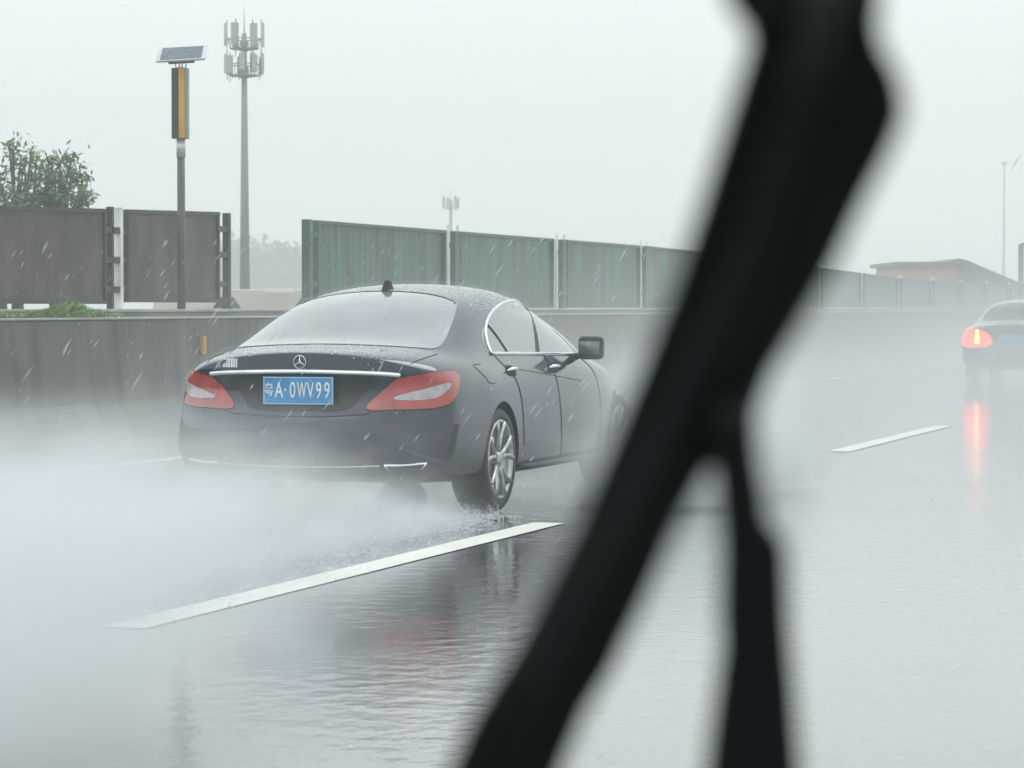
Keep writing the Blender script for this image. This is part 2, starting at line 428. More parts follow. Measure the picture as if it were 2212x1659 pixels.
# ------------------------------------------------------------------ cell towers
def cell_tower(name, px, depth, ztop_py, plats, r0, r1, Rp, label, tip_py, pan, big=True):
    b = at_d(px, 655, depth); b.z = 0
    def zt(py): return CAM_Z + (655-py)*depth/6164.6
    t = thing(name, b, label, 'mast')
    zt1 = zt(ztop_py)
    MB().rod(b, (b.x, b.y, zt1), r0, r1, 24).build('pole', M['tower_steel'], t, True)
    MB().rod((b.x, b.y, zt1), (b.x, b.y, zt(tip_py)), r1*.30, r1*.06, 8).build('lightning_rod', M['tower_steel'], t)
    for (py0, py1, na, hp, rot) in plats:
        z0, z1 = zt(py1), zt(py0)
        q = MB()
        for z, rr in ((z0, Rp*.86), (z1, Rp)):
            q.tube([(b.x+rr*math.cos(a), b.y+rr*math.sin(a), z) for a in [2*PI*i/24 for i in range(24)]], Rp*.035, 6, closed=True)
        for i in range(12):
            a = 2*PI*i/12
            q.rod((b.x+Rp*.86*math.cos(a), b.y+Rp*.86*math.sin(a), z0), (b.x+Rp*math.cos(a), b.y+Rp*math.sin(a), z1), Rp*.022, n=6)
        for i in range(6):
            a = 2*PI*i/6
            q.rod((b.x, b.y, z0), (b.x+Rp*.86*math.cos(a), b.y+Rp*.86*math.sin(a), z0), Rp*.04, n=6)
        q.rod((b.x, b.y, z0-.18*Rp), (b.x, b.y, z0+.04), r1*1.1, Rp*.72, 20)
        q.rod((b.x, b.y, z0+.1), (b.x, b.y, z0+(z1-z0)*.8), Rp*.30, Rp*.26, 12)
        q.build('platform', M['tower_steel'], t)
        for i in range(na):
            a = 2*PI*i/na + rot
            d = Vector((math.cos(a), math.sin(a), 0)); e = Vector((-d.y, d.x, 0))
            base = Vector((b.x, b.y, 0)) + d*Rp*1.04
            hz = hp*random.uniform(.85, 1.1)
            zb = z0 + (z1-z0)*random.uniform(.1, .5)
            if not big: zb -= .1
            MB().box(base + d*.12*Rp + Vector((0, 0, zb+hz/2)), (Rp*.12, pan, hz), ax=(d, e, Z2)).build('antenna', M['antenna'], t, bevel=.01)
            MB().rod(base + e*pan*.2 + Vector((0, 0, zb-hz*.35)), base + e*pan*.2 + Vector((0, 0, zb+hz*1.15)), Rp*.03, n=6).build('mounting_pipe', M['tower_steel'], t)
    return t
D1 = 105
cell_tower('cell_tower', 529, D1, 66, [(78, 99, 6, .95, .35), (133, 157, 9, .66, .1)], .21, .085, .60,
           'tall grey mobile phone mast with two antenna platforms behind the gap', 6, .22)
cell_tower('cell_tower', 974, 250, 440, [(428, 442, 7, .9, .2)], .20, .13, .62,
           'faint small mast rising above the green noise barrier', 402, .25, big=False)
# second pole of the far mast pair
b = at_d(966, 655, 255); b.z = 0

# ------------------------------------------------------------------ far right: lamp mast, pole, red building
q = MB(); b = at_d(2168, 655, 420); b.z = 0
t = thing('floodlight_mast', b, 'very faint thin mast in the haze above the red building', 'mast')
q.rod(b, b+Vector((0, 0, CAM_Z+(655-345)*420/6164.6)), .28, .10, 12); q.build('pole', M['tower_steel'], t, True)
q = MB(); q.box(b+Vector((0, 0, 22.4)), (.7, .5, .5)); q.build('lamp_head', M['tower_steel'], t)
b = at_d(2205, 655, 80); b.z = 0
t = thing('street_lamp', b, 'grey lamp post cut by the right edge beside the silver car', 'street lamp')
q = MB(); q.rod(b, b+Vector((0, 0, CAM_Z+(655-520)*80/6164.6)), .09, .075, 14); q.build('pole', M['tower_steel'], t, True)
q = MB(); e = b+Vector((0, 0, CAM_Z+(655-520)*80/6164.6)); q.rod(e, e+R_*.5+Z2*.06, .04, .03, 8); q.build('arm', M['tower_steel'], t)
q = MB(); q.box(e+R_*.6+Z2*.06, (.34, .14, .07), ax=(R_, Vector((-R_.y, R_.x, 0)), Z2)); q.build('lamp_head', M['alu'], t, bevel=.02)

bd = 120
b0 = at_d(1945, 655, bd); b1 = at_d(2200, 655, bd)
k = bd/6164.6
t = thing('roadside_building', Vector((b0.x, b0.y, 0)), 'low building with red front and grey pitched roof fading into haze', 'building')
dx = Vector((b1.x-b0.x, b1.y-b0.y, 0)); W = dx.length; dx.normalize(); dy = Vector((-dx.y, dx.x, 0))
def B(u, v, z): return Vector((b0.x, b0.y, 0)) + dx*u + dy*v + Z2*z
zE = CAM_Z + (655-566)*k; zE2 = CAM_Z + (655-600)*k
wl_ = MB(); wl_.box(B(W*.24, 4, zE/2), (W*.48, 8, zE), ax=(dx, dy, Z2)); wl_ = wl_.build('red_wall', M['red_wall'], t)
wg = MB(); wg.box(B(W*.741, 4.6, zE2/2-.1), (W*.519, 8, zE2-.2), ax=(dx, dy, Z2)); wg.build('grey_wall', mat('grey_render', (.13, .13, .13), .7, noise=((.5, .5, .5), .2, 4)), t)
zr = CAM_Z + (655-550)*k
MB().box(B(W*.24, 4, zE+.08), (W*.48+.5, 8.5, .16), ax=(dx, dy, Z2)).build('roof', M['grey_roof'], t)
q = MB(); q.prism([B(W*.42, .2, zE+.17), B(W*.50, .2, zr), B(W*.58, .2, zr-.1), B(W+.3, .2, zE2-.15), B(W*.481, .2, zE2-.21), B(W*.481, .2, zE+.17)], dy*8); q.build('roof', M['grey_roof'], t)
for i in range(3):
    f_ = MB(); f_.box(B(W*(.08+.16*i), -.03, zE*.62), (1.0, .08, .8), ax=(dx, dy, Z2)); f_.build('window', M['window_dark'], wl_)

# pale parapet and van seen through the gap
a0 = at_d(470, 655, 75); a1 = at_d(700, 655, 75)
d_ = Vector((a1.x-a0.x, a1.y-a0.y, 0)); L_ = d_.length; d_.normalize()
zt = CAM_Z + (655-617)*75/6164.6
q = MB(); q.box(Vector(((a0.x+a1.x)/2, (a0.y+a1.y)/2, zt/2)), (L_*2.2, .3, zt), ax=(d_, Vector((-d_.y, d_.x, 0)), Z2))
tag(q.build('parapet_wall', mat('pale_parapet', (.62, .56, .50), .6, noise=((.5, .5, 2), .12, 4)), bevel=.03),
    'pale low parapet wall seen through the gap beyond the wall', 'wall')
q = MB(); c = at_d(603, 629, 74.5); q.box(c, (.75, .10, .12), ax=(d_, Vector((-d_.y, d_.x, 0)), Z2))
tag(q.build('sign_board', M['line'], bevel=.02), 'small white board fixed on the pale parapet in the gap', 'sign')

# ------------------------------------------------------------------ vegetation
def leaf(q, c, s, nrm=None):
    a = Vector((random.gauss(0, 1), random.gauss(0, 1), random.gauss(0, 1))).normalized()
    b_ = a.orthogonal().normalized(); b_.rotate(__import__('mathutils').Quaternion(a, random.uniform(0, 2*PI)))
    d = a.cross(b_)
    q.add([c - a*s, c + b_*s*.36 + d*s*.08, c + a*s, c - b_*s*.36 + d*s*.08], [(0, 1, 2, 3)])
def tree(px, depth, clumps, label, trunk_h, leaf_s=.09, n=60, name='tree'):
    """clumps = [(px, py, radius m)] seen positions of the leaf clumps; each gets its own depth offset"""
    base = at_d(px, 655, depth); base.z = 0
    t = thing(name, base, label, 'tree', None)
    fork = base + Vector((0, 0, trunk_h))
    tr = MB(); tr.rod(base, fork, .13, .09, 10)
    cr = MB()
    for (cx, cy_, r) in clumps:
        c = at_d(cx, cy_, depth + random.uniform(-.8, .8))
        mid = (fork + c)/2 + Vector((random.uniform(-.1, .1), random.uniform(-.1, .1), .1))
        tr.tube([fork, mid, c], [.06, .035, .012], 6)
        for i in range(int(.95*n*r*r/.09)):
            v = Vector((random.gauss(0, .45), random.gauss(0, .45), random.gauss(0, .42)))*r
            leaf(cr, c + v, leaf_s*random.uniform(.6, 1.3))
        for i in range(4):
            v = Vector((random.gauss(0, .5), random.gauss(0, .5), random.gauss(0, .5)))*r
            tr.tube([c, c+v*.6+Vector((0, 0, .03)), c+v], [.012, .008, .004], 5)
    tr.build('trunk', M['bark'], t, True); cr.build('crown', M['leaf'], t)
    return t
tree(120, 44, [(90, 420, .35), (120, 395, .35), (150, 400, .33), (100, 375, .28), (130, 350, .28), (155, 345, .22), (160, 375, .25), (178, 395, .22),
               (185, 425, .22), (172, 440, .25), (120, 440, .4), (85, 440, .35), (60, 450, .4), (105, 350, .18), (190, 385, .12), (140, 425, .3)],
     'bushy green tree top showing above the left end of the brown fence', 2.0, .07, 62)
tree(38, 46, [(30, 325, .25), (45, 340, .28), (50, 365, .25), (55, 395, .28), (58, 425, .3), (68, 325, .13), (78, 345, .12), (20, 318, .12), (45, 440, .3)],
     'narrow feathery tree rising above the far left of the brown fence', 2.0, .07, 60)
tree(2, 45, [(-5, 380, .2), (5, 400, .25), (8, 430, .3), (-10, 420, .35)],
     'small dark tree cut off by the left edge of the photo', 2.0, .07, 60)
# weeds on the ledge
q = MB()
for i in range(2200):
    px_ = random.gauss(150, 40) if i % 2 else random.uniform(-20, 230); X = random.uniform(-13.3, -12.75)
    P = at_x(px_, 668, X); hgt = (.10*math.exp(-((px_-150)/45)**2)+.03)*random.uniform(.1, 1.2)
    zb = LEDGE if X < WX-.91 else 1.218
    c = Vector((X, P.y, zb + hgt + .005))
    leaf(q, c, random.uniform(.015, .04))
    if i % 6 == 0: q.tube([(X, P.y, zb), (X+random.uniform(-.03, .03), P.y+random.uniform(-.05, .05), zb+hgt*1.2+.03)], [.004, .002], 4)
tag(q.build('weeds', M['leaf_light']), 'patch of bright green weeds growing on top of the wall', kind='stuff')
# far wood
q = MB()
for i in range(60):
    px_ = 380 + i*7.5 + random.uniform(-5, 5)
    top = 500 + max(0, (px_-560))*.16 + random.uniform(-8, 14)
    d = 370 + random.uniform(-15, 15)
    c0 = at_d(px_, 655, d); H = CAM_Z + (655-top)*d/6164.6
    for j in range(150):
        u = random.random()
        r = 1.3*(1-.3*u)
        leaf(q, Vector((c0.x+random.gauss(0, r*.6), c0.y+random.gauss(0, r), H*u**.7*random.uniform(.75, 1.0))), random.uniform(.35, .7))
tag(q.build('wood', M['leaf_far']), 'far treeline fading into the rain behind the gap', kind='stuff')


# ------------------------------------------------------------------ cars
def lerp(y, pts):
    if y <= pts[0][0]: return pts[0][1]
    for (a, va), (b, vb) in zip(pts, pts[1:]):
        if y <= b:
            t = (y-a)/(b-a)
            return tuple(p+(q-p)*t for p, q in zip(va, vb)) if isinstance(va, tuple) else va+(vb-va)*t
    return pts[-1][1]
YF = [(.18, .17), (.26, .10), (.33, .045), (.45, .01), (.55, 0.), (.63, .0), (.67, .03), (.70, .085), (.80, .115), (.88, .10), (.93, .085), (.98, .10), (1.1, .12)]
SEC = {
 10: [(0, (0, 1.045)), (.06, (0, 1.058)), (.3, (0, 1.08)), (.6, (0, 1.105)), (.95, (0, 1.25)), (1.35, (0, 1.392)), (1.75, (0, 1.465)), (2.2, (0, 1.492)), (2.65, (0, 1.47)), (3.1, (0, 1.37)), (3.5, (0, 1.17)), (3.9, (0, 1.02)), (4.3, (0, .97)), (4.65, (0, .88)), (4.85, (0, .72))],
 9: [(0, (.26, 1.035)), (.06, (.27, 1.05)), (.3, (.30, 1.072)), (.6, (.34, 1.095)), (.95, (.35, 1.235)), (1.35, (.35, 1.373)), (1.75, (.35, 1.446)), (2.2, (.35, 1.473)), (2.65, (.35, 1.45)), (3.1, (.36, 1.35)), (3.5, (.40, 1.15)), (3.9, (.35, 1.01)), (4.3, (.35, .96)), (4.65, (.35, .87)), (4.85, (.3, .71))],
 8: [(0, (.50, 1.005)), (.06, (.53, 1.025)), (.3, (.58, 1.05)), (.6, (.64, 1.075)), (.95, (.63, 1.19)), (1.35, (.61, 1.32)), (1.75, (.60, 1.395)), (2.2, (.60, 1.42)), (2.65, (.60, 1.395)), (3.1, (.63, 1.27)), (3.5, (.70, 1.07)), (3.9, (.62, .985)), (4.3, (.60, .94)), (4.65, (.55, .85)), (4.85, (.45, .70))],
 7: [(0, (.66, .965)), (.06, (.70, .99)), (.3, (.74, 1.015)), (.6, (.77, 1.025)), (.95, (.755, 1.09)), (1.35, (.735, 1.18)), (1.75, (.725, 1.225)), (2.2, (.72, 1.235)), (2.65, (.72, 1.22)), (3.1, (.735, 1.13)), (3.5, (.77, 1.01)), (3.9, (.74, .96)), (4.3, (.72, .91)), (4.65, (.66, .82)), (4.85, (.55, .68))],
 6: [(0, (.80, .92)), (.06, (.83, .945)), (.3, (.845, .965)), (.6, (.855, .975)), (.95, (.85, .985)), (1.35, (.835, .995)), (2.2, (.825, .995)), (2.65, (.825, .985)), (3.1, (.825, .965)), (3.5, (.83, .945)), (3.9, (.83, .92)), (4.3, (.81, .87)), (4.65, (.73, .78)), (4.85, (.60, .66))],
 5: [(0, (.875, .85)), (.06, (.895, .865)), (.3, (.91, .89)), (.95, (.92, .90)), (1.35, (.905, .90)), (2.2, (.89, .885)), (3.1, (.89, .875)), (3.9, (.90, .85)), (4.3, (.89, .80)), (4.65, (.80, .70)), (4.85, (.64, .62))],
 4: [(0, (.91, .70)), (.06, (.93, .71)), (.3, (.94, .72)), (1.2, (.955, .73)), (1.7, (.925, .70)), (2.4, (.915, .66)), (3.4, (.925, .68)), (4.15, (.94, .70)), (4.65, (.84, .58)), (4.85, (.66, .54))],
 3: [(0, (.925, .50)), (.3, (.94, .50)), (1.2, (.95, .46)), (1.8, (.92, .42)), (3.2, (.92, .42)), (4.15, (.94, .46)), (4.65, (.84, .42)), (4.85, (.66, .42))],
 2: [(0, (.90, .33)), (.3, (.91, .28)), (.9, (.92, .25)), (1.8, (.915, .25)), (3.5, (.915, .25)), (4.3, (.91, .26)), (4.65, (.82, .27)), (4.85, (.64, .30))],
 1: [(0, (.78, .27)), (.3, (.80, .22)), (.9, (.80, .19)), (3.5, (.80, .19)), (4.3, (.8, .20)), (4.65, (.72, .22)), (4.85, (.55, .27))],
 0: [(0, (0, .27)), (.3, (0, .22)), (.9, (0, .19)), (3.5, (0, .19)), (4.3, (0, .20)), (4.65, (0, .22)), (4.85, (0, .27))]}
STAT = [0, .06, .3, .6, .95, 1.35, 1.75, 2.2, 2.65, 3.1, 3.5, 3.9, 4.3, 4.65, 4.85]
def cage(sx=1, sz=1, sy=1, tall=0):
    V, Fc = [], []
    def off(x, z): return lerp(z, YF) + .30*(abs(x)/.93)**3.5
    def ring(Y, s=1.0):
        half = []
        for k in range(11):
            x, z = lerp(Y, SEC[k])
            if k >= 7 and tall: z += tall*max(0, min(1, (Y-.45)/.9))*max(0, min(1, (3.6-Y)/.8))
            x *= s; z = .62 + (z-.62)*s
            o_ = off(x, z)*max(0, 1-Y/1.3)
            y = Y + o_ - (.38*(abs(x)/.9)**3*max(0, (Y-3.7)/1.2) if Y > 3.7 else 0)
            half.append((x, y, z))
        return half + [(-x, y, z) for x, y, z in half[-2:0:-1]]
    rings = [ring(0, s) for s in (.12, .28, .42, .56, .68, .79, .88, .95, .985)] + [ring(Y) for Y in STAT] + [[(x, y+.05, z) for x, y, z in ring(4.85, .8)], [(x, y+.06, z) for x, y, z in ring(4.85, .4)]]
    n = 20
    for r in rings: V += [Vector((x*sx, y*sy, z*sz)) for x, y, z in r]
    for i in range(len(rings)-1):
        Fc += [(i*n+k, i*n+(k+1) % n, (i+1)*n+(k+1) % n, (i+1)*n+k) for k in range(n)]
    # closing caps as quads across (bottom centre 0 ... top centre 10)
    for b0_, flip in ((0, 1), ((len(rings)-1)*n, 0)):
        for k in range(10):
            q_ = (b0_+k, b0_+k+1, b0_+(n-k-1) % n, b0_+(n-k) % n)
            q_ = tuple(dict.fromkeys(q_))
            Fc.append(q_ if flip else q_[::-1])
    return V, Fc
def evaluated(V, Fc, levels, cutters):
    me = bpy.data.meshes.new('tmp'); me.from_pydata(V, [], Fc); me.validate()
    bm = bmesh.new(); bm.from_mesh(me); bmesh.ops.recalc_face_normals(bm, faces=bm.faces); bm.to_mesh(me); bm.free()
    o = bpy.data.objects.new('tmp', me); COL.objects.link(o)
    ss = o.modifiers.new('s', 'SUBSURF'); ss.levels = levels; ss.render_levels = levels
    dg = bpy.context.evaluated_depsgraph_get()
    smooth = bpy.data.meshes.new_from_object(o.evaluated_get(dg))
    tmp = []
    for q_ in cutters:
        cm = bpy.data.meshes.new('c'); cm.from_pydata(q_.v, [], q_.f)
        bm = bmesh.new(); bm.from_mesh(cm); bmesh.ops.recalc_face_normals(bm, faces=bm.faces); bm.to_mesh(cm); bm.free()
        co = bpy.data.objects.new('c', cm); COL.objects.link(co); tmp.append(co)
        b = o.modifiers.new('b', 'BOOLEAN'); b.operation = 'DIFFERENCE'; b.object = co; b.solver = 'EXACT'
    bpy.context.view_layer.update()
    dg = bpy.context.evaluated_depsgraph_get()
    cut = bpy.data.meshes.new_from_object(o.evaluated_get(dg))
    for t_ in tmp + [o]: bpy.data.objects.remove(t_)
    return smooth, cut
def smooth_loop(pts, n=6, closed=True):
    pts = [Vector(p) for p in pts]; m = len(pts); out = []
    for i in range(m if closed else m-1):
        if closed: p0, p1, p2, p3 = pts[i-1], pts[i], pts[(i+1) % m], pts[(i+2) % m]
        else: p0, p1, p2, p3 = pts[max(0, i-1)], pts[i], pts[i+1], pts[min(m-1, i+2)]
        for k in range(n):
            t = k/n
            out.append(.5*((2*p1) + (p2-p0)*t + (2*p0-5*p1+4*p2-p3)*t*t + (3*p1-p0-3*p2+p3)*t**3))
    if not closed: out.append(pts[-1])
    return out
class Car:
    def __init__(s, root, loc, scale=(1, 1, 1), tall=0, levels=3, paint=None, wheel_y=(1.28, 4.15), wr=.338):
        s.root, s.loc, s.sc = root, Vector(loc), scale
        V, Fc = cage(scale[0], scale[2], scale[1], tall)
        cut = []
        for sd in (-1, 1):
            for wy in wheel_y:
                q_ = MB(); q_.rod((sd*.62, wy, wr), (sd*1.3, wy, wr), wr+.038, n=48); cut.append(q_)
        sm, ct_ = evaluated(V, Fc, levels, cut)
        s.shell = [v.co + v.normal*.035 + s.loc for v in sm.vertices], [tuple(p.vertices) for p in sm.polygons]
        s.bvh = BVHTree.FromPolygons([v.co.copy() for v in sm.vertices], [tuple(p.vertices) for p in sm.polygons])
        mb = MB(); mb.v = [v.co + s.loc for v in ct_.vertices]; mb.f = [tuple(p.vertices) for p in ct_.polygons]
        s.body = mb.build('body', paint, root, smooth=True)
        es = s.body.modifiers.new('es', 'EDGE_SPLIT'); es.split_angle = math.radians(38)
    def hit(s, o, d):
        h_, n_, i_, di = s.bvh.ray_cast(Vector(o), Vector(d).normalized())
        if h_ is None: return None
        if n_.dot(Vector(d)) > 0: n_ = -n_
        return h_, n_
    def side(s, y, z, sd=1): return s.hit((2.5*sd, y, z), (-sd, 0, 0))
    def rear(s, x, z): return s.hit((x, -2, z), (0, 1, 0))
    def top(s, x, y): return s.hit((x, y, 4), (0, 0, -1))
    def corner(s, a, z):   # a = angle round the rear corner, seen from a point 1 m inside the tail
        return s.hit((3*math.sin(a), 1.0-3*math.cos(a), z), (-math.sin(a), math.cos(a), 0))
    def decal(s, name, m, pts, proj, off=.004, parent=None, step=.03, smooth=True):
        pts = [Vector(p) for p in pts]
        us = [p.x for p in pts]; vs = [p.y for p in pts]
        n = len(pts)
        grid = []
        def inside(x, y):
            c_ = False
            for i in range(n):
                a, b = pts[i], pts[i-1]
                if (a.y > y) != (b.y > y) and x < (b.x-a.x)*(y-a.y)/(b.y-a.y)+a.x: c_ = not c_
            return c_
        def dist(x, y): return min((Vector((x, y))-geometry.intersect_point_line(Vector((x, y)), pts[i], pts[i-1])[0]).length for i in range(n))
        x = min(us)
        while x < max(us):
            y = min(vs)
            while y < max(vs):
                if inside(x, y) and min((Vector((x, y))-p).length for p in pts) > step*.5: grid.append(Vector((x, y)))
                y += step
            x += step
        vv, ee, ff, *_ = geometry.delaunay_2d_cdt(pts+grid, [(i, (i+1) % n) for i in range(n)], [list(range(n))], 1, 1e-6)
        P = []; ok = []
        for p in vv:
            r = proj(p.x, p.y)
            P.append(r)
        mb = MB(); idx = {}
        for i, r in enumerate(P):
            if r: idx[i] = len(mb.v); mb.v.append(r[0] + r[1]*off + s.loc)
        for f in ff:
            if all(i in idx for i in f): mb.f.append(tuple(idx[i] for i in f))
        # rim turned down into the body so that the piece has thickness
        ec = {}
        for f in mb.f:
            for a, b in zip(f, f[1:]+f[:1]): ec[frozenset((a, b))] = ec.get(frozenset((a, b)), 0)+1
        inv = {v: k for k, v in idx.items()}; low = {}
        for e, c_ in ec.items():
            if c_ == 1:
                a, b = tuple(e)
                for i in (a, b):
                    if i not in low:
                        r = P[inv[i]]; low[i] = len(mb.v); mb.v.append(r[0] - r[1]*.008 + s.loc)
                mb.f.append((a, b, low[b], low[a]))
        o = mb.build(name, m, parent or s.root, smooth=smooth)
        if smooth:
            es = o.modifiers.new('es', 'EDGE_SPLIT'); es.split_angle = math.radians(50)
        return o
    def strip(s, name, m, pts, proj, r=.004, off=0., parent=None, closed=False, n=6, seg=6):
        q_ = MB(); out = []
        for p in (smooth_loop([Vector(p) for p in pts], seg, closed) if seg else [Vector(p) for p in pts]):
            h_ = proj(p.x, p.y)
            if h_: out.append(h_[0] + h_[1]*off + s.loc)
        q_.tube(out, r, n, closed=closed)
        return q_.build(name, m, parent or s.root, smooth=True)
    def wheel(s, y, sd, r=.338, w=.25, spin=.3, fx=.925, detail=True):
        c = s.loc + Vector((sd*fx, y, r)); ax = Vector((sd, 0, 0))
        rr = r*.77
        t_ = MB().lathe([(rr, -w), (r*.9, -w), (r*.985, -w+.02), (r, -w+.045), (r, -.045), (r*.985, -.018), (r*.93, -.002), (rr*1.02, -.004), (rr, -.012), (rr, -w)], c, ax, 48)
        wh = bpy.data.objects.new('wheel', None); COL.objects.link(wh); wh.parent = s.root; ROOTLOC[wh] = ROOTLOC[s.root]
        t_.build('tyre', M['tyre'], wh, True)
        q_ = MB().lathe([(rr, -.012), (rr*.985, .0), (rr*.93, -.004), (rr*.90, -.03), (rr*.88, -.12), (rr*.3, -.13), (.001, -.13)], c, ax, 48)
        a_ = Vector((0, 1, 0)); b_ = Vector((0, 0, 1))
        def P(ang, rad, h_): return c + (a_*math.cos(ang)+b_*math.sin(ang))*rad + ax*h_
        for k_ in range(5):
            A = spin + 2*PI*k_/5
            for e in (-1, 1):
                q_.tube([P(A+e*.10, .03, -.035), P(A+e*.13, rr*.40, -.022), P(A+e*.22, rr*.72, -.012), P(A+e*.30, rr*.95, -.006)], [.026, .019, .016, .018], 6)
        q_.lathe([(.001, .0), (.03, .0), (.052, -.012), (.06, -.04), (.06, -.1)], c, ax, 20)
        q_.build('rim', M['rim'], wh, True)
        MB().lathe([(.001, -.105), (rr*.66, -.105), (rr*.66, -.12)], c, ax, 32).build('brake_disc', M['dark_steel'], wh)
        return wh

def text_mesh(body, size, m, name, parent, loc, xs=1.0, ext=.0012, bold=0.0):
    cu = bpy.data.curves.new('t', 'FONT'); cu.body = body; cu.size = size; cu.extrude = ext; cu.offset = bold
    cu.align_x = 'CENTER'; cu.align_y = 'CENTER'
    o = bpy.data.objects.new('t', cu); COL.objects.link(o)
    bpy.context.view_layer.update()
    me = bpy.data.meshes.new_from_object(o.evaluated_get(bpy.context.evaluated_depsgraph_get()))
    bpy.data.objects.remove(o)
    q_ = MB(); q_.v = [Vector((v.co.x*xs, -v.co.z, v.co.y)) + Vector(loc) for v in me.vertices]; q_.f = [tuple(p.vertices) for p in me.polygons]
    return q_.build(name, m, parent)

# ---- the black four door coupe
CC = Vector((-6.626, 16.293, 0))
root = thing('coupe_car', CC, 'black wet four door coupe with blue licence plate driving through road spray', 'car', None)
car = Car(root, CC, paint=M['paint'])
mir = lambda pts, sd: [(x*sd, z) for x, z in pts]
# rear screen
gl = car.decal('rear_window', M['rear_glass'], smooth_loop([(0, .52), (.35, .54), (.60, .62), (.68, .74), (.645, 1.06), (.57, 1.42), (.52, 1.50), (.30, 1.555), (0, 1.57), (-.30, 1.555), (-.52, 1.50), (-.57, 1.42), (-.645, 1.06), (-.68, .74), (-.60, .62), (-.35, .54)], 4), car.top, .004, step=.05)
car.strip('window_seal', M['gap'], [(-.54, 1.47), (-.50, 1.52), (-.30, 1.575), (0, 1.59), (.30, 1.575), (.50, 1.52), (.54, 1.47)], car.top, .006, .001, parent=gl)
